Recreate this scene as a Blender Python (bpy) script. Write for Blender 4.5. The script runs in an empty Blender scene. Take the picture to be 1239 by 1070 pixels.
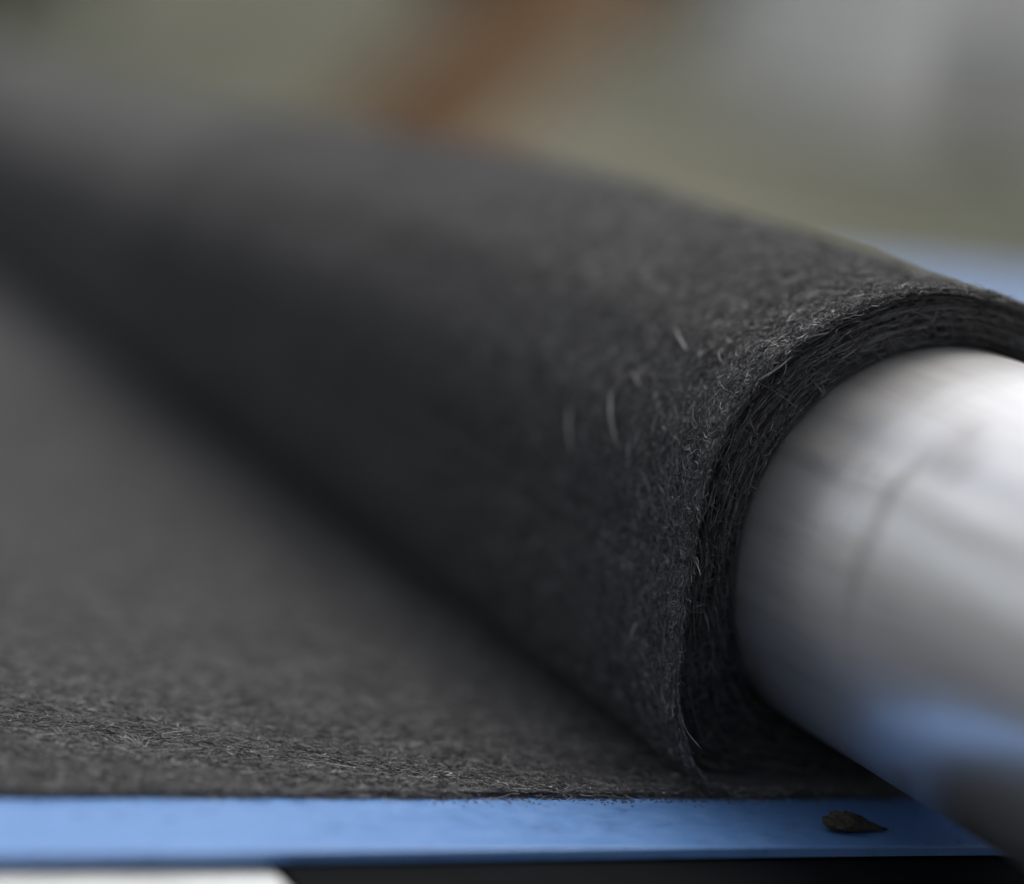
import bpy, math, random
import numpy as np
from mathutils import Matrix, Vector, noise

random.seed(4)
rng = np.random.default_rng(4)
C = bpy.context.scene.collection
S = 0.046            # metres per unit: the outer radius of the felt roll
sc = bpy.context.scene

# ------------------------------------------------------------------ camera
CAM = (-5.81343, -8.94510, 3.04751)
cam_d = bpy.data.cameras.new('camera')
cam = bpy.data.objects.new('camera', cam_d)
C.objects.link(cam)
cam.matrix_world = (Matrix.Translation([c * S for c in CAM])
                    @ Matrix.Rotation(math.radians(-24.4735), 4, 'Z')
                    @ Matrix.Rotation(math.radians(90 - 9.9797), 4, 'X')
                    @ Matrix.Rotation(math.radians(7.7832), 4, 'Z'))
cam_d.sensor_width = 36
cam_d.lens = 3400 / 1239 * 36
cam_d.clip_start = 0.01
cam_d.clip_end = 2000
cam_d.dof.use_dof = True
cam_d.dof.focus_distance = 10.36 * S
cam_d.dof.aperture_fstop = 3.7
cam_d.dof.aperture_blades = 0
sc.camera = cam

# ------------------------------------------------------------------ light
SUN_EL, SUN_AZ = 71, 28      # azimuth measured from +X towards +Y
world = bpy.data.worlds.new('World')
sc.world = world
world.use_nodes = True
wn = world.node_tree
sky = wn.nodes.new('ShaderNodeTexSky')
sky.sky_type = 'NISHITA'
sky.sun_disc = False
sky.sun_elevation = math.radians(SUN_EL)
sky.sun_rotation = math.radians(90 - SUN_AZ)
sky.air_density = 1.0
sky.dust_density = 6.0
sky.ozone_density = 0.6
hs = wn.nodes.new('ShaderNodeHueSaturation')      # overcast: the cloud takes most of the blue out
hs.inputs['Saturation'].default_value = 0.30
wn.links.new(sky.outputs[0], hs.inputs['Color'])
wn.links.new(hs.outputs[0], wn.nodes['Background'].inputs[0])
wn.nodes['Background'].inputs[1].default_value = 0.135
sun_d = bpy.data.lights.new('sun', 'SUN')
sun_d.energy = 1.25
sun_d.angle = math.radians(55)
sun_d.color = (1.0, 0.97, 0.93)
sun = bpy.data.objects.new('sun', sun_d)
C.objects.link(sun)
sv = Vector((math.cos(math.radians(SUN_EL)) * math.cos(math.radians(SUN_AZ)),
             math.cos(math.radians(SUN_EL)) * math.sin(math.radians(SUN_AZ)),
             math.sin(math.radians(SUN_EL))))
sun.rotation_euler = sv.to_track_quat('Z', 'Y').to_euler()
sc.view_settings.view_transform = 'Standard'
sc.view_settings.look = 'None'
sc.view_settings.gamma = 1
sc.view_settings.exposure = 0.24

# ------------------------------------------------------------------ helpers
def mesh_obj(name, V, F, mat, parent=None, smooth=True, loc=(0, 0, 0), attr=None):
    """V in roll-radius units, relative to loc (same units)"""
    V = np.asarray(V, float) * S
    me = bpy.data.meshes.new(name)
    F = [tuple(f) for f in F] if not isinstance(F, np.ndarray) else F
    if isinstance(F, np.ndarray):
        n, k = F.shape
        me.vertices.add(len(V)); me.vertices.foreach_set('co', V.ravel().astype(np.float32))
        me.loops.add(n * k); me.loops.foreach_set('vertex_index', F.ravel().astype(np.int32))
        me.polygons.add(n); me.polygons.foreach_set('loop_start', np.arange(0, n * k, k, dtype=np.int32))
        me.polygons.foreach_set('loop_total', np.full(n, k, dtype=np.int32))
        me.update(calc_edges=True)
    else:
        me.from_pydata([tuple(v) for v in V], [], F)
    if smooth:
        me.polygons.foreach_set('use_smooth', np.ones(len(me.polygons), dtype=bool))
    if attr is not None:
        a = me.attributes.new('tone', 'FLOAT', 'POINT')
        a.data.foreach_set('value', np.asarray(attr, np.float32))
    me.materials.append(mat)
    o = bpy.data.objects.new(name, me)
    C.objects.link(o)
    o.location = [c * S for c in loc]
    if parent: o.parent = parent
    return o

def empty(name, loc=(0, 0, 0)):
    o = bpy.data.objects.new(name, None)
    o.empty_display_size = 0.02
    C.objects.link(o); o.location = [c * S for c in loc]
    return o

def tag(o, label=None, cat=None, group=None, kind=None):
    for k, v in (('label', label), ('category', cat), ('group', group), ('kind', kind)):
        if v: o[k] = v
    return o

def grid_faces(nu, nv, closed_u=False):
    u = np.arange(nu if closed_u else nu - 1)
    v = np.arange(nv - 1)
    U, Vv = np.meshgrid(u, v, indexing='ij')
    U2 = (U + 1) % nu
    return np.stack([U * nv + Vv, U2 * nv + Vv, U2 * nv + Vv + 1, U * nv + Vv + 1], -1).reshape(-1, 4)

def snoise(x, y, seed, octaves=3, period=None):
    """cheap smooth value noise on numpy arrays"""
    out = np.zeros(np.broadcast(x, y).shape); amp = 1.0; tot = 0
    for o in range(octaves):
        r = np.random.default_rng(seed + o * 17)
        T = r.random((64, 64)) * 2 - 1
        X = np.asarray(x) * 2 ** o + 13.1 * o; Y = np.asarray(y) * 2 ** o + 7.7 * o
        xi = np.floor(X).astype(int); yi = np.floor(Y).astype(int)
        fx = X - xi; fy = Y - yi
        fx = fx * fx * (3 - 2 * fx); fy = fy * fy * (3 - 2 * fy)
        a = T[xi % 64, yi % 64]; b = T[(xi + 1) % 64, yi % 64]
        c = T[xi % 64, (yi + 1) % 64]; d = T[(xi + 1) % 64, (yi + 1) % 64]
        out = out + amp * ((a * (1 - fx) + b * fx) * (1 - fy) + (c * (1 - fx) + d * fx) * fy)
        tot += amp; amp *= 0.5
    return out / tot

# ------------------------------------------------------------------ materials
def new_mat(name):
    m = bpy.data.materials.new(name); m.use_nodes = True
    nt = m.node_tree
    return m, nt, nt.nodes['Principled BSDF']

def ramp(nt, fac, stops):
    r = nt.nodes.new('ShaderNodeValToRGB')
    while len(r.color_ramp.elements) < len(stops): r.color_ramp.elements.new(0.5)
    for e, (p, c) in zip(r.color_ramp.elements, stops):
        e.position = p; e.color = (*c, 1) if len(c) == 3 else c
    nt.links.new(fac, r.inputs[0])
    return r.outputs[0]

def tex(nt, kind, scale, detail=4, rough=0.5, coord=None, vscale=None):
    n = nt.nodes.new('ShaderNodeTex' + kind)
    n.inputs['Scale'].default_value = scale
    if kind == 'Noise':
        n.inputs['Detail'].default_value = detail; n.inputs['Roughness'].default_value = rough
    tc = nt.nodes.new('ShaderNodeTexCoord')
    src = tc.outputs['Object']
    if vscale:
        mp = nt.nodes.new('ShaderNodeMapping'); mp.inputs['Scale'].default_value = vscale
        nt.links.new(src, mp.inputs[0]); src = mp.outputs[0]
    nt.links.new(src, n.inputs['Vector'])
    return n

def bump(nt, bsdf, h, strength, dist, prev=None):
    b = nt.nodes.new('ShaderNodeBump')
    b.inputs['Strength'].default_value = strength; b.inputs['Distance'].default_value = dist
    nt.links.new(h, b.inputs['Height'])
    if prev: nt.links.new(prev, b.inputs['Normal'])
    nt.links.new(b.outputs[0], bsdf.inputs['Normal'])
    return b.outputs[0]

def felt_material():
    m, nt, b = new_mat('black_felt')
    n1 = tex(nt, 'Noise', 900, 6, 0.7)
    c = ramp(nt, n1.outputs['Fac'], [(0.32, (0.026, 0.026, 0.027)), (0.55, (0.048, 0.048, 0.050)), (0.75, (0.105, 0.105, 0.110))])
    nt.links.new(c, b.inputs['Base Color'])
    b.inputs['Roughness'].default_value = 0.95
    b.inputs['Specular IOR Level'].default_value = 0.25
    b.inputs['Sheen Weight'].default_value = 0.10
    b.inputs['Sheen Roughness'].default_value = 0.5
    n2 = tex(nt, 'Noise', 330, 6, 0.65)
    n3 = tex(nt, 'Noise', 90, 3, 0.5)
    p = bump(nt, b, n3.outputs['Fac'], 0.6, 0.0016)
    p = bump(nt, b, n2.outputs['Fac'], 0.8, 0.0006, p)
    return m

def edge_material():
    """the compressed cut edge of the felt: fine streaks round the roll, no deep relief"""
    m, nt, b = new_mat('black_felt_cut_edge')
    n1 = tex(nt, 'Noise', 1500, 5, 0.7)
    c = ramp(nt, n1.outputs['Fac'], [(0.35, (0.014, 0.014, 0.0145)), (0.6, (0.042, 0.042, 0.043)), (0.8, (0.16, 0.16, 0.16))])
    nt.links.new(c, b.inputs['Base Color'])
    b.inputs['Roughness'].default_value = 0.95
    b.inputs['Specular IOR Level'].default_value = 0.2
    n2 = tex(nt, 'Noise', 1100, 4, 0.6)
    bump(nt, b, n2.outputs['Fac'], 0.6, 0.0002)
    return m

def fibre_material():
    m, nt, b = new_mat('felt_fibre')
    a = nt.nodes.new('ShaderNodeAttribute'); a.attribute_name = 'tone'
    c = ramp(nt, a.outputs['Fac'], [(0.0, (0.030, 0.030, 0.031)), (0.6, (0.145, 0.145, 0.149)), (0.9, (0.38, 0.38, 0.38)), (1.0, (0.62, 0.61, 0.59))])
    nt.links.new(c, b.inputs['Base Color'])
    b.inputs['Roughness'].default_value = 0.55
    b.inputs['Specular IOR Level'].default_value = 0.4
    return m

def blue_material():
    m, nt, b = new_mat('pale_blue_paint')
    n = tex(nt, 'Noise', 35, 5, 0.6)
    c = ramp(nt, n.outputs['Fac'], [(0.3, (0.092, 0.212, 0.465)), (0.7, (0.112, 0.240, 0.510))])
    # rubbed grubby spots
    n2 = tex(nt, 'Noise', 160, 5, 0.65)
    f = ramp(nt, n2.outputs['Fac'], [(0.57, (0, 0, 0)), (0.70, (0.5, 0.5, 0.5))])
    mx = nt.nodes.new('ShaderNodeMix'); mx.data_type = 'RGBA'
    nt.links.new(f, mx.inputs['Factor']); nt.links.new(c, mx.inputs['A'])
    mx.inputs['B'].default_value = (0.035, 0.08, 0.20, 1)
    nt.links.new(mx.outputs['Result'], b.inputs['Base Color'])
    b.inputs['Roughness'].default_value = 0.38
    b.inputs['Specular IOR Level'].default_value = 0.8
    n4 = tex(nt, 'Noise', 240, 5, 0.7)          # dusty, unevenly worn gloss
    nt.links.new(ramp(nt, n4.outputs['Fac'], [(0.35, (0.30,) * 3), (0.65, (0.52,) * 3)]), b.inputs['Roughness'])
    n3 = tex(nt, 'Noise', 1200, 4, 0.7)
    n5 = tex(nt, 'Noise', 120, 3, 0.5)
    p = bump(nt, b, n5.outputs['Fac'], 0.25, 0.0003)
    bump(nt, b, n3.outputs['Fac'], 0.35, 0.00025, p)
    return m

def plain(name, col, rough=0.6, spec=0.4, nscale=60, amt=0.15, metallic=0, bstr=0.2, bdist=0.0004):
    m, nt, b = new_mat(name)
    n = tex(nt, 'Noise', nscale, 5, 0.6)
    lo = tuple(x * (1 - amt) for x in col); hi = tuple(min(1, x * (1 + amt)) for x in col)
    nt.links.new(ramp(nt, n.outputs['Fac'], [(0.3, lo), (0.7, hi)]), b.inputs['Base Color'])
    b.inputs['Roughness'].default_value = rough
    b.inputs['Specular IOR Level'].default_value = spec
    b.inputs['Metallic'].default_value = metallic
    if bstr: bump(nt, b, n.outputs['Fac'], bstr, bdist)
    return m

def tube_material():
    m, nt, b = new_mat('dull_aluminium')
    tc = nt.nodes.new('ShaderNodeTexCoord')
    b.inputs['Metallic'].default_value = 0.86
    # object coordinates are metres; the tube runs along Y
    n1 = tex(nt, 'Noise', 75, 5, 0.65, vscale=(1, 0.10, 1))     # drawing streaks along the tube
    base = ramp(nt, n1.outputs['Fac'], [(0.36, (0.80, 0.785, 0.77)), (0.5, (0.93, 0.93, 0.93)), (0.64, (0.97, 0.97, 0.98))])
    # greasy thumb-sized stain and its thin run round the tube
    def blob(centre, rad, soft, warp=0.004):
        nz = tex(nt, 'Noise', 70, 3, 0.5)
        sub = nt.nodes.new('ShaderNodeVectorMath'); sub.operation = 'SUBTRACT'
        nt.links.new(nz.outputs['Color'], sub.inputs[0]); sub.inputs[1].default_value = (0.5, 0.5, 0.5)
        scl = nt.nodes.new('ShaderNodeVectorMath'); scl.operation = 'SCALE'; scl.inputs['Scale'].default_value = warp * 2
        nt.links.new(sub.outputs[0], scl.inputs[0])
        add = nt.nodes.new('ShaderNodeVectorMath'); add.operation = 'ADD'
        nt.links.new(tc.outputs['Object'], add.inputs[0]); nt.links.new(scl.outputs[0], add.inputs[1])
        mp = nt.nodes.new('ShaderNodeMapping'); mp.vector_type = 'POINT'
        mp.inputs['Location'].default_value = [-centre[i] / rad[i] for i in range(3)]
        mp.inputs['Scale'].default_value = [1 / r for r in rad]
        nt.links.new(add.outputs[0], mp.inputs[0])
        ln = nt.nodes.new('ShaderNodeVectorMath'); ln.operation = 'LENGTH'
        nt.links.new(mp.outputs[0], ln.inputs[0])
        mr = nt.nodes.new('ShaderNodeMapRange')
        mr.inputs['From Min'].default_value = 1.0 + soft; mr.inputs['From Max'].default_value = 1.0 - soft
        mr.interpolation_type = 'SMOOTHSTEP'
        nt.links.new(ln.outputs['Value'], mr.inputs['Value'])
        return mr.outputs[0]
    s1 = blob(STAIN[0], STAIN[1], 0.75, 0.007)
    s2 = blob(RUN[0], RUN[1], 0.9, 0.0022)
    mxv = nt.nodes.new('ShaderNodeMath'); mxv.operation = 'MAXIMUM'
    nt.links.new(s1, mxv.inputs[0]); nt.links.new(s2, mxv.inputs[1])
    k = nt.nodes.new('ShaderNodeMath'); k.operation = 'MULTIPLY'; k.inputs[1].default_value = 0.36
    nt.links.new(mxv.outputs[0], k.inputs[0])
    mx = nt.nodes.new('ShaderNodeMix'); mx.data_type = 'RGBA'
    nt.links.new(k.outputs[0], mx.inputs['Factor']); nt.links.new(base, mx.inputs['A'])
    mx.inputs['B'].default_value = (0.33, 0.29, 0.27, 1)
    nt.links.new(mx.outputs['Result'], b.inputs['Base Color'])
    n2 = tex(nt, 'Noise', 30, 5, 0.6, vscale=(1, 0.25, 1))
    rr = ramp(nt, n2.outputs['Fac'], [(0.3, (0.27,) * 3), (0.7, (0.38,) * 3)])
    nt.links.new(rr, b.inputs['Roughness'])
    n3 = tex(nt, 'Noise', 22, 3, 0.5, vscale=(1, 0.12, 1))
    n4 = tex(nt, 'Noise', 900, 3, 0.6, vscale=(1, 0.05, 1))
    n5 = tex(nt, 'Noise', 26, 6, 0.7, vscale=(0.5, 3.0, 0.5))      # turning marks round the tube
    n6 = tex(nt, 'Noise', 55, 5, 0.65)
    p = bump(nt, b, n3.outputs['Fac'], 0.6, 0.0007)
    p = bump(nt, b, n5.outputs['Fac'], 0.35, 0.0004, p)
    p = bump(nt, b, n6.outputs['Fac'], 0.25, 0.0004, p)
    bump(nt, b, n4.outputs['Fac'], 0.12, 0.0002, p)
    return m

TX, TZ, TR = 0.094, 0.954, 0.8200
def on_tube(th, y): return ((TX + TR * math.cos(th)) * S, y * S, (TZ + TR * math.sin(th)) * S)
def rel(p, base): return tuple(p[i] - base[i] * S for i in range(3))
TB = (TX, 0, TZ - TR)        # tube's base point
STAIN = (rel(on_tube(math.radians(135.5), -0.87), TB), (0.12 * S, 0.15 * S, 0.11 * S))
RUN = (rel(on_tube(math.radians(152), -0.765), TB), (0.28 * S, 0.055 * S, 0.34 * S))

M_FELT = felt_material(); M_EDGE = edge_material(); M_FIB = fibre_material(); M_BLUE = blue_material(); M_TUBE = tube_material()
M_BLACK = plain('black_plate_paint', (0.005, 0.006, 0.007), 0.8, 0.04)
M_WHITE = plain('off_white_paint', (0.52, 0.54, 0.54), 0.6, 0.3, 90, 0.14)

# ------------------------------------------------------------------ worktop
def slab(x0, x1, y0, y1, ztop, th, rad, name, mat, parent, nseg=4, nx=2):
    """flat plate with rounded long edges, profile in YZ swept along X"""
    prof = []
    for (cy, cz, a0) in ((y0 + rad, ztop - rad, 180), (y1 - rad, ztop - rad, 90)):
        for i in range(nseg + 1):
            a = math.radians(a0 - i * 90 / nseg)
            prof.append((cy + rad * math.cos(a), cz + rad * math.sin(a)))
    prof += [(y1, ztop - th), (y0, ztop - th)]
    n = len(prof); V = []
    for x in np.linspace(x0, x1, nx): V += [(x, y, z) for y, z in prof]
    F = []
    for i in range(nx - 1):
        for j in range(n):
            F.append((i * n + j, (i + 1) * n + j, (i + 1) * n + (j + 1) % n, i * n + (j + 1) % n))
    F.append(tuple(range(n))); F.append(tuple((nx - 1) * n + j for j in reversed(range(n))))
    return mesh_obj(name, V, F, mat, parent, smooth=False)

table = tag(empty('worktop', (0, 0, 0)), 'pale blue painted metal worktop carrying the black felt and the tube', 'worktop')
slab(-16, 34, -0.558, 17.6, 0.0, 0.040, 0.011, 'deck', M_BLUE, table)
slab(-2.63, 30, -2.6, 2.0, -0.052, 0.10, 0.01, 'black_edge_plate', M_BLACK, table)
slab(-16, -2.64, -2.6, 2.0, -0.078, 0.30, 0.03, 'white_ledge', M_WHITE, table)

# ------------------------------------------------------------------ felt roll
ANG = [-90, -72, -58, -47, -38, -27, 0, 45, 72, 83, 96, 105, 125, 138, 149, 160, 171, 186, 205, 211, 219, 227, 231, 238, 248, 260, 270]
RAD = [.97, 1.01, 1.10, 1.16, 1.13, 1.06, 1.0, 1.0, 1.0, 1.0, 1.005, 1.003, .996, 1.016, 1.004, 1.006, .992, .972, 1.066, 1.12, 1.168, 1.215, 1.225, 1.15, 1.05, .99, .97]
INNER = [.95, .95, .97, .98, .985, .985, .985, .985, .985, .98, .978, .98, .97, .985, .98, .975, .965, .95, 1.035, 1.085, 1.13, 1.175, 1.18, 1.12, 1.03, .97, .95]
def taper(y):
    ys = [-1, 0, 2.5, 3.6, 4.8, 6.2, 8, 12, 18, 30]
    ts = [1, 1, 1.005, 1.0, .985, .945, .89, .79, .74, .72]
    yy = np.linspace(-3, 32, 700)
    tt = np.interp(yy, ys, ts)
    ker = np.hanning(41); ker /= ker.sum()
    tt = np.convolve(np.pad(tt, 20, mode='edge'), ker, 'valid')
    return np.interp(y, yy, tt)
def outer_r(th, y):
    deg = np.degrees(th)
    slump = np.interp(deg, ANG, RAD)
    # the sag relaxes a little further in along the roll
    base = np.where(deg > 190, np.interp(deg, [190, 205, 228, 245, 270], [.968, 1.04, 1.17, 1.05, .97]), np.interp(deg, ANG, RAD))
    k = np.clip(np.asarray(y) / 3.0, 0, 1)
    r = slump * (1 - k) + base * k
    low = 0.022 * snoise(th * 1.3 + 3, y * 0.9, 5, 2) * np.clip(np.asarray(y) * 0.8, 0, 1)
    lump = 0.006 * snoise(th * 5, y * 5, 21, 3) + 0.0022 * snoise(th * 22, y * 22, 31, 2)
    return r + low + lump
def surf(th, y, off=0.0):
    """point of the outer felt surface"""
    t = taper(y); r = (outer_r(th, y) + off) * t
    x = r * np.cos(th); z = t * 1.0 + 0.0 + r * np.sin(th)
    return np.stack([x, np.broadcast_to(y, x.shape), np.maximum(z, 0.024)], -1)

roll = tag(empty('felt_roll', (0, 0, 0)),
           'black fibrous felt wound round a metal tube, free end flat on blue worktop', 'fabric roll')
L_ROLL = 24.0
TH = 0.019           # felt thickness
# outermost turn
ths = np.radians(np.concatenate([np.linspace(-90, 60, 60)[:-1], np.linspace(60, 270, 520)]))
ysr = np.concatenate([np.linspace(0, 2.4, 260)[:-1], np.linspace(2.4, 9, 160)[:-1], np.linspace(9, L_ROLL, 40)])
A, Y = np.meshgrid(ths, ysr, indexing='ij')
edge = 0.010 * snoise(ths * 9, ths * 0, 77, 3)          # ragged cut edge
Yw = Y + edge[:, None] * np.exp(-Y * 4)
P = surf(A, Yw)
ins = []
for dy, off in ((0.004, -TH * 0.35), (0.012, -TH * 0.8), (0.25, -TH)):
    ins.append(surf(A[:, :1], (Yw[:, :1] + dy), off))
Pin = np.concatenate(ins[::-1], 1)
P = np.concatenate([Pin, P], 1)
nu, nv = P.shape[:2]
mesh_obj('wound_layer', P.reshape(-1, 3), grid_faces(nu, nv), M_FELT, roll)

# inner turns, each a shell of its own
NL = 11
thi = np.radians(np.linspace(-90, 270, 420))
def inner_point(th, f, y):
    """f = 0 just under the outermost turn, 1 at the tube"""
    deg = np.degrees(th)
    ro = np.interp(deg, ANG, INNER) - 0.004
    xo = ro * np.cos(th); zo = 1 + ro * np.sin(th)
    xi = TX + (TR + 0.012) * np.cos(th); zi = TZ + (TR + 0.012) * np.sin(th)
    return xo * (1 - f) + xi * f, zo * (1 - f) + zi * f
inner_edges = []
for k in range(NL):
    f0 = k / NL; f1 = (k + 0.70 + 0.12 * rng.random()) / NL
    wob = 0.0035 * snoise(thi * 3.0, thi * 0 + k, 100, 2)
    rec = 0.002 + 0.030 * rng.random() + (0.026 if k % 2 else 0.0) + 0.016 * snoise(thi * 2.2, thi * 0 + k * 3.1, 200, 3) + 0.006 * snoise(thi * 25, thi * 0 + k, 220, 2)
    rec += 0.05 * max(0, (k - 6) / 5) ** 1.3
    rec += (0.13 + 0.01 * k) * np.exp(-((np.degrees(thi) - 240) / 34) ** 2) + 0.2 * np.exp(-((np.degrees(thi) + 90) / 34) ** 2)
    rec = np.maximum(rec, -0.012)
    rows = []
    th_n = 1.0 / NL
    for f, dy in ((f0, 2.2), (f0, 0.5), (f0, 0.010), (f0 + 0.2 * th_n, 0.002), (f0 + 0.4 * th_n, 0.0), (f0 + 0.6 * th_n, 0.003), (f1, 0.014), (f1, 0.6)):
        x, z = inner_point(thi, f, 0)
        x = x * (1 + wob); z = 1 + (z - 1) * (1 + wob)
        rows.append(np.stack([x, rec + dy, np.maximum(z, 0.021)], -1))
    Pk = np.stack(rows, 1)
    mesh_obj('wound_layer', Pk.reshape(-1, 3), grid_faces(*Pk.shape[:2]), M_EDGE, roll)
    inner_edges.append((f0, rec, wob))

# the flat sheet on the worktop
xs = np.concatenate([np.linspace(-15, -5, 30)[:-1], np.linspace(-5, 0.75, 660)])
ysf = np.concatenate([np.linspace(0, 1.4, 190)[:-1], np.linspace(1.4, 8, 150)[:-1], np.linspace(8, L_ROLL, 30)])
X, Yf = np.meshgrid(xs, ysf, indexing='ij')
def sheet_z(x, y):
    return TH + 0.0045 * snoise(x * 5, y * 5, 41, 3) + 0.0025 * snoise(x * 22, y * 22, 43, 2) + 0.004 * snoise(x * .9, y * .9, 47, 2)
edge = 0.014 * snoise(xs * 3.1, xs * 0, 79, 4) + 0.005 * snoise(xs * 40, xs * 0, 80, 2)
Yw2 = Yf + edge[:, None] * np.exp(-Yf * 5)
top = np.stack([X, Yw2, sheet_z(X, Yf)], -1)
e0 = np.stack([X[:, :1], Yw2[:, :1] + 0.006, np.full_like(X[:, :1], 0.002)], -1)
e1 = np.stack([X[:, :1], Yw2[:, :1] - 0.003, np.full_like(X[:, :1], 0.010)], -1)
Ps = np.concatenate([e0, e1, top], 1)
mesh_obj('loose_sheet', Ps.reshape(-1, 3), grid_faces(*Ps.shape[:2]), M_FELT, roll)

# ------------------------------------------------------------------ fibres
def tubes(paths, rad, flat=False):
    """paths (n, k, 3), rad (n,) -> three sided tubes"""
    n, k, _ = paths.shape
    d = np.gradient(paths, axis=1)
    d /= np.linalg.norm(d, axis=2, keepdims=True) + 1e-12
    r0 = rng.normal(size=(n, 1, 3))
    a = np.cross(d, r0); a /= np.linalg.norm(a, axis=2, keepdims=True) + 1e-12
    b = np.cross(d, a)
    taper_ = np.ones(k); taper_[0] = 0.5; taper_[-1] = 0.25
    R = (rad[:, None] * taper_[None])[..., None]
    if flat:
        V = np.stack([paths + R * a, paths - R * a], 2)
        base = (np.arange(n) * k * 2)[:, None] + (np.arange(k - 1) * 2)[None]
        F = np.stack([base, base + 1, base + 3, base + 2], -1).reshape(-1, 4)
        return V.reshape(-1, 3), F
    V = np.stack([paths + R * (a * math.cos(w) + b * math.sin(w)) for w in (0, 2.0944, 4.1888)], 2)   # n,k,3,3
    base = (np.arange(n) * k * 3)[:, None, None] + (np.arange(k - 1) * 3)[None, :, None]
    j = np.arange(3)[None, None]
    j2 = (j + 1) % 3
    F = np.stack([base + j, base + j2, base + j2 + 3, base + j + 3], -1).reshape(-1, 4)
    return V.reshape(-1, 3), F

def flat_paths(n, k, length, curl):
    """2-D curling paths starting at the origin, (n,k,2)"""
    ang = rng.random(n) * 2 * np.pi
    c = rng.normal(size=n) * curl
    c2 = rng.normal(size=(n, k)) * curl * 0.35
    step = length / (k - 1)
    th = ang[:, None] + np.cumsum(c[:, None] / (k - 1) + c2 / (k - 1), 1)
    st = np.stack([np.cos(th), np.sin(th)], -1) * step[:, None, None]
    p = np.cumsum(st, 1)
    return p - p[:, :1]

def tones(n, k, bright=0.07):
    t = rng.random(n) * 0.62
    m = rng.random(n)
    t = np.where(m < bright, 0.72 + 0.2 * rng.random(n), t)
    t = np.where(m < bright * 0.10, 0.9 + 0.1 * rng.random(n), t)
    return np.repeat(t, k * 2)

K = 5
def fibres_roll(n, ymin, ymax, ypow, len_, rad_, lift, th0=62, th1=262, bright=0.06):
    u = rng.random(n)
    y = ymin + (ymax - ymin) * u ** ypow
    th = np.radians(th0 + (th1 - th0) * rng.random(n))
    L = len_ * np.exp(rng.normal(size=n) * 0.6)
    p = flat_paths(n, K, L, 1.6)
    hh = lift * np.abs(rng.normal(size=n))[:, None] * np.sin(np.linspace(0.15, np.pi * 0.8, K))[None] + 0.001
    yy = y[:, None] + p[..., 0]; tt = th[:, None] + p[..., 1]
    P = surf(tt, np.maximum(yy, -0.03), hh)
    V, F = tubes(P, rad_ * np.exp(rng.normal(size=n) * 0.3), True)
    return V, F, tones(n, K, bright)

def fibres_sheet(n, ymax, ypow, len_, rad_, lift, x0=-4.4, x1=-0.45, bright=0.06):
    y = ymax * rng.random(n) ** ypow
    x = x0 + (x1 - x0) * rng.random(n)
    L = len_ * np.exp(rng.normal(size=n) * 0.6)
    p = flat_paths(n, K, L, 1.6)
    xx = x[:, None] + p[..., 0]; yy = np.maximum(y[:, None] + p[..., 1], -0.02)
    hh = lift * np.abs(rng.normal(size=n))[:, None] * np.sin(np.linspace(0.15, np.pi * 0.8, K))[None] + 0.001
    P = np.stack([xx, yy, sheet_z(xx, yy) + hh], -1)
    V, F = tubes(P, rad_ * np.exp(rng.normal(size=n) * 0.3), True)
    return V, F, tones(n, K, bright)

def fibres_edge(n, len_, rad_):
    """fuzz standing out of the cut ends of the turns"""
    k = rng.integers(0, NL, n)
    th = np.radians(60 + 205 * rng.random(n))
    L = len_ * np.exp(rng.normal(size=n) * 0.5)
    P = np.zeros((n, K, 3))
    f0 = k / NL + rng.random(n) * 0.8 / NL
    p = flat_paths(n, K, L, 1.2)
    along = np.abs(rng.normal(size=n)) < 1.3      # most run along the turn
    rec = np.array([np.interp(t, thi, inner_edges[q][1]) for t, q in zip(th, k)])
    s1 = np.where(along, 1.0, 0.35)
    tt = th[:, None] + p[..., 0] * s1[:, None] * 1.3
    ff = f0[:, None] + p[..., 1] * np.where(along, 0.25, 1.0)[:, None] * 3.0
    x, z = inner_point(tt, np.clip(ff, -0.04, 1), 0)
    out = np.abs(rng.normal(size=n))[:, None] * 0.016 * np.sin(np.linspace(0.1, 2.6, K))[None]
    P = np.stack([x, rec[:, None] - out + 0.004, np.maximum(z, 0.02)], -1)
    V, F = tubes(P, rad_ * np.exp(rng.normal(size=n) * 0.3), True)
    return V, F, tones(n, K, 0.05) * 0.72

def fibres_rim(n, len_, rad_):
    """fuzz on the outer turn's cut edge"""
    th = np.radians(58 + 200 * rng.random(n))
    L = len_ * np.exp(rng.normal(size=n) * 0.5)
    p = flat_paths(n, K, L, 1.5)
    yy = np.interp(th, ths, 0.010 * snoise(ths * 9, ths * 0, 77, 3))[:, None] + p[..., 0] * 0.8
    tt = th[:, None] + p[..., 1]
    hh = (-TH * rng.random(n))[:, None] + (np.abs(rng.normal(size=n)) * 0.012)[:, None] * np.linspace(0, 1, K)[None]
    P = surf(tt, yy, hh)
    P[..., 1] = yy - 0.004
    V, F = tubes(P, rad_ * np.exp(rng.normal(size=n) * 0.3), True)
    return V, F, tones(n, K, 0.16)

def fibres_sheet_edge(n, len_, rad_):
    x = -4.4 + 4.6 * rng.random(n)
    L = len_ * np.exp(rng.normal(size=n) * 0.5)
    p = flat_paths(n, K, L, 1.2)
    xx = x[:, None] + p[..., 0]; yy = p[..., 1] * 0.5 - 0.006 + np.interp(x, xs, edge)[:, None]
    z0 = rng.random(n) * TH
    zz = z0[:, None] + (rng.normal(size=n) * 0.008)[:, None] * np.linspace(0, 1, K)[None]
    P = np.stack([xx, yy, np.maximum(zz, 0.002)], -1)
    V, F = tubes(P, rad_ * np.exp(rng.normal(size=n) * 0.3), True)
    return V, F, tones(n, K, 0.07)

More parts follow.
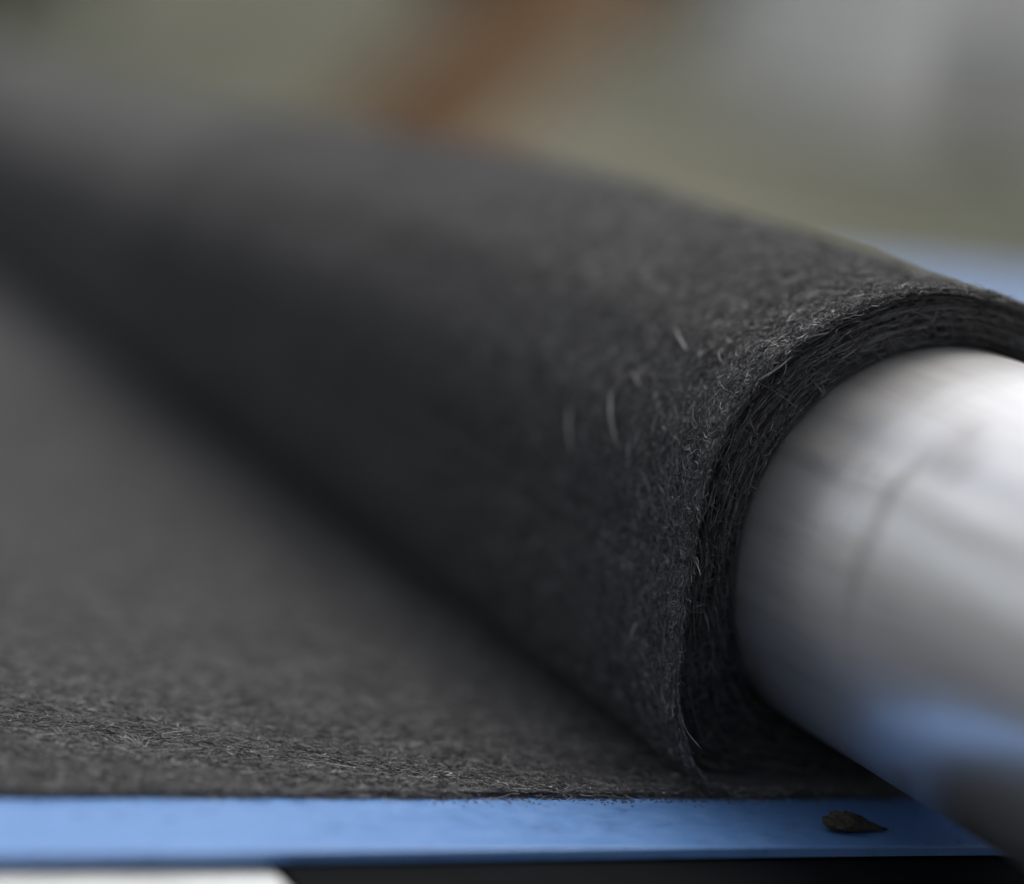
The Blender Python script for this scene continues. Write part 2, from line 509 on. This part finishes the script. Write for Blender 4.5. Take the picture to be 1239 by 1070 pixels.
def join(parts):
    Vs, Fs, Ts, o = [], [], [], 0
    for V, F, T in parts:
        Vs.append(V); Fs.append(F + o); Ts.append(T); o += len(V)
    return np.concatenate(Vs), np.concatenate(Fs), np.concatenate(Ts)

V, F, T = join([fibres_roll(125000, 0, 8.0, 2.6, 0.044, 0.0010, 0.0040),
                
                fibres_edge(14000, 0.080, 0.0010),
                fibres_rim(20000, 0.036, 0.0010)])
fz = mesh_obj('fibre_fuzz', V, F, M_FIB, roll, attr=T); fz['kind'] = 'stuff'
V, F, T = join([fibres_sheet(120000, 8.0, 2.6, 0.046, 0.0010, 0.0036, x0=-4.0),
                fibres_sheet_edge(13000, 0.055, 0.0012)])
fz = mesh_obj('sheet_fuzz', V, F, M_FIB, roll, attr=T); fz['kind'] = 'stuff'

# a few long loose hairs lying proud of the wound surface
def long_hair(pts, rad, tone):
    """pts: list of (theta deg, y, lift)"""
    pts = np.array(pts, float)
    t = np.linspace(0, len(pts) - 1, 24)
    th = np.interp(t, range(len(pts)), pts[:, 0]); y = np.interp(t, range(len(pts)), pts[:, 1]); l = np.interp(t, range(len(pts)), pts[:, 2])
    ker = np.ones(5) / 5
    sm = lambda a: np.convolve(np.pad(a, 2, mode='edge'), ker, 'valid')
    P = surf(np.radians(sm(th)), sm(y), sm(l))[None]
    V, F = tubes(P, np.array([rad]))
    o = mesh_obj('loose_hair', V, F, M_FIB, roll, attr=np.full(len(V), tone * 0.84))
HAIRS = [([(155, .82, .004), (159, .84, .02), (164, .75, .03), (168.9, .68, .006)], .007, .80),
         ([(155, .82, .004), (152.9, .77, .015), (155, .68, .010)], .005, .72),
         ([(166, 1.16, .003), (171, 1.09, .02), (175.5, 1.04, .004)], .008, .78),
         ([(139.4, .74, .004), (141.3, .65, .02), (143.5, .54, .004)], .006, .84)]
for h in HAIRS: long_hair(*h)

# ------------------------------------------------------------------ tube
tube = tag(empty('metal_tube', TB), 'smooth silver grey metal tube sticking out of the felt roll', 'tube')
nt_, y0, y1, w = 200, -4.2, 4.5, 0.05
prof = []
for yy in np.linspace(y0 + 0.03, y1 - 0.03, 60): prof.append((TR, yy))
prof = [(TR - w, y1), (TR - w, y0), (TR - 0.03, y0), (TR - 0.01, y0 + 0.01)] + prof + [(TR - 0.01, y1 - 0.01), (TR - 0.03, y1), (TR - w, y1)]
V = []
for i in range(nt_):
    a = 2 * math.pi * i / nt_
    dr = 0.008 * math.exp(-((math.degrees(a) - 149.5) / 3.0) ** 2) - 0.006 * math.exp(-((math.degrees(a) - 141) / 4.0) ** 2)
    for r, yy in prof:
        r += dr if r == TR else 0
        V.append((r * math.cos(a), yy, TR + r * math.sin(a)))
Fq = grid_faces(nt_, len(prof), closed_u=True)[:, ::-1]
mesh_obj('tube_wall', V, Fq, M_TUBE, tube)

# ------------------------------------------------------------------ grit on the worktop
M_GRIT = plain('dark_grit', (0.062, 0.056, 0.046), 0.95, 0.2, 600, 0.6, bstr=0.8, bdist=0.0008)
def crumb(loc, size, tail):
    nu, nv = 56, 30; V = []
    for i in range(nu):
        a = 2 * math.pi * i / nu
        for j in range(nv):
            b = math.pi * j / (nv - 1)
            x, y, z = math.sin(b) * math.cos(a), math.sin(b) * math.sin(a), math.cos(b)
            k = 1 + 0.12 * noise.noise((x * 2.1 + 4, y * 2.1, z * 2.1)) + 0.10 * noise.noise((x * 6, y * 6 + 3, z * 6)) + 0.16 * noise.noise((x * 12, y * 12 + 3, z * 12))
            px, py, pz = x * size[0] * k, y * size[1] * k, (z * 0.5 + 0.5) * size[2] * k
            if px > 0:
                s = min(1, px / size[0]); px += tail * s * s; pz *= max(0.15, 1 - 0.85 * s ** 1.8); py *= max(.3, 1 - 0.6 * s)
            V.append((px, py, pz + 0.001))
    o = mesh_obj('grit_crumb', V, grid_faces(nu, nv, True), M_GRIT, loc=loc)
    return tag(o, 'small dark crumb of grit lying near the front edge of the blue worktop', 'grit')
crumb((-0.365, -0.40, 0.0), (0.096, 0.052, 0.070), 0.085)
# fine black lint shed along the cut edge of the felt
V, F = [], []
n = 420
xs_ = -1.9 + 2.0 * rng.random(n); ys_ = -0.022 - np.abs(rng.normal(size=n)) * 0.035
P = np.zeros((n, 3, 3)); a = rng.random(n) * 6.28; L = 0.004 + 0.005 * rng.random(n)
for i in range(3):
    P[:, i, 0] = xs_ + np.cos(a) * L * (i - 1); P[:, i, 1] = ys_ + np.sin(a) * L * (i - 1) * .6; P[:, i, 2] = 0.003
V, F = tubes(P, 0.0018 + 0.001 * rng.random(n))
o = mesh_obj('felt_lint', V, F, M_FIB, attr=np.full(len(V), 0.2))
tag(o, 'fine black lint shed along the cut edge of the felt on the blue worktop', 'lint', kind='stuff')

# ------------------------------------------------------------------ surroundings, far out of focus
GZ = -17.39
def ground_mat():
    m, nt, b = new_mat('dry_grass_ground')
    n = tex(nt, 'Noise', 0.30, 3, 0.55)
    c = ramp(nt, n.outputs['Fac'], [(0.35, (0.036, 0.042, 0.030)), (0.5, (0.080, 0.082, 0.062)), (0.65, (0.150, 0.145, 0.108))])
    nt.links.new(c, b.inputs['Base Color'])
    b.inputs['Roughness'].default_value = 0.95
    b.inputs['Specular IOR Level'].default_value = 0.1
    return m
G = mesh_obj('ground', [(-14000, -14000, 0), (14000, -14000, 0), (14000, 14000, 0), (-14000, 14000, 0)], [(0, 1, 2, 3)], ground_mat(), smooth=False, loc=(0, 0, GZ))
tag(G, kind='structure')

def box_verts(c, h):
    return [(c[0] + sx * h[0], c[1] + sy * h[1], c[2] + sz * h[2]) for sx in (-1, 1) for sy in (-1, 1) for sz in (-1, 1)]
BF = [(0, 1, 3, 2), (4, 6, 7, 5), (0, 4, 5, 1), (2, 3, 7, 6), (0, 2, 6, 4), (1, 5, 7, 3)]

# pale building
wall_m = plain('pale_render', (0.92, 0.92, 0.90), 0.9, 0.2, 0.6, 0.10, bstr=0)
roof_m = plain('grey_roof', (0.16, 0.16, 0.16), 0.8, 0.2, 1.0, 0.1, bstr=0)
door_m = plain('dark_door', (0.05, 0.055, 0.055), 0.7, 0.2, 1.0, 0.1, bstr=0)
bld = tag(empty('building', (219, 375, GZ)), 'pale grey blurred building far behind the felt roll at the right', 'building')
mesh_obj('wall', box_verts((52, 22, 26), (52, 22, 26)), BF, wall_m, bld, smooth=False)
mesh_obj('roof', box_verts((52, 22, 53.2), (54, 24, 1.2)), BF, roof_m, bld, smooth=False)
mesh_obj('door', box_verts((26, -0.6, 10), (5, 0.5, 10)), BF, door_m, bld, smooth=False)

# shrubs
leaf_m = plain('shrub_leaf', (0.034, 0.040, 0.028), 0.7, 0.3, 2.0, 0.4, bstr=0)
stem_m = plain('shrub_stem', (0.07, 0.055, 0.04), 0.9, 0.2, 2.0, 0.2, bstr=0)
def shrub(loc, r, h, label, n=8000):
    e = empty('shrub', loc)
    tag(e, label, 'shrub', 'dark shrubs behind the worktop')
    d = rng.normal(size=(n, 3)); d /= np.linalg.norm(d, axis=1, keepdims=True)
    rr = rng.random(n) ** 0.45 * (1 + 0.25 * snoise(d[:, 0] * 3 + d[:, 2] * 2, d[:, 1] * 3, 9, 2))
    c = d * rr[:, None] * np.array([r, r, h * 0.46]) + np.array([0, 0, h * 0.54])
    s = r * 0.10 * (0.6 + 0.8 * rng.random(n))
    u = rng.normal(size=(n, 3)); u /= np.linalg.norm(u, axis=1, keepdims=True)
    w_ = np.cross(u, rng.normal(size=(n, 3))); w_ /= np.linalg.norm(w_, axis=1, keepdims=True)
    V = np.stack([c - u * s[:, None], c + w_ * s[:, None] * .45, c + u * s[:, None], c - w_ * s[:, None] * .45], 1).reshape(-1, 3)
    mesh_obj('foliage', V, np.arange(4 * n).reshape(-1, 4), leaf_m, e, smooth=False)
    stems = np.zeros((7, 5, 3))
    for i in range(7):
        a = i * 0.9; stems[i, :, 0] = np.linspace(0, 0.5 * r * math.cos(a), 5); stems[i, :, 1] = np.linspace(0, 0.5 * r * math.sin(a), 5); stems[i, :, 2] = np.linspace(0, h * .75, 5)
    V, F = tubes(stems, np.full(7, r * 0.035))
    mesh_obj('stem', V, F, stem_m, e)
    return e
shrub((250, 613, GZ), 15, 75, 'dark blurred shrub left of the rust brown beam end')
shrub((298, 603, GZ), 20, 100, 'dark grey green blurred shrub right of the rust brown beam')
shrub((70, 330, GZ), 26, 90, 'dark grey blurred shrub in the far top left corner')

# leaning rusty beam
beam_m = plain('rusty_steel', (0.43, 0.27, 0.16), 0.85, 0.2, 6.0, 0.3, bstr=0.3, bdist=0.01)
def beam(p0, p1, w_, d_):
    p0 = np.array(p0, float); p1 = np.array(p1, float)
    ax = p1 - p0; L = np.linalg.norm(ax); ax /= L
    side = np.cross(ax, [0.5, 0.84, 0]); side /= np.linalg.norm(side); nrm = np.cross(side, ax)
    # I-section: web and two flanges as one outline
    o = [(-1, -1), (1, -1), (1, -.8), (.12, -.8), (.12, .8), (1, .8), (1, 1), (-1, 1), (-1, .8), (-.12, .8), (-.12, -.8), (-1, -.8)]
    V = []
    for t in (0, L):
        for a, b in o: V.append(tuple(ax * t + side * b * w_ / 2 + nrm * a * d_ / 2))
    n = len(o); F = [(i, (i + 1) % n, n + (i + 1) % n, n + i) for i in range(n)]
    F += [tuple(reversed(range(n))), tuple(range(n, 2 * n))]
    b = mesh_obj('steel_beam', V, F, beam_m, smooth=False, loc=tuple(p0))
    return tag(b, 'rust brown blurred beam leaning diagonally behind the felt roll', 'beam')
beam((43.38, 136.48, GZ), (61.33, 132.61, 4.83), 7.2, 4.5)
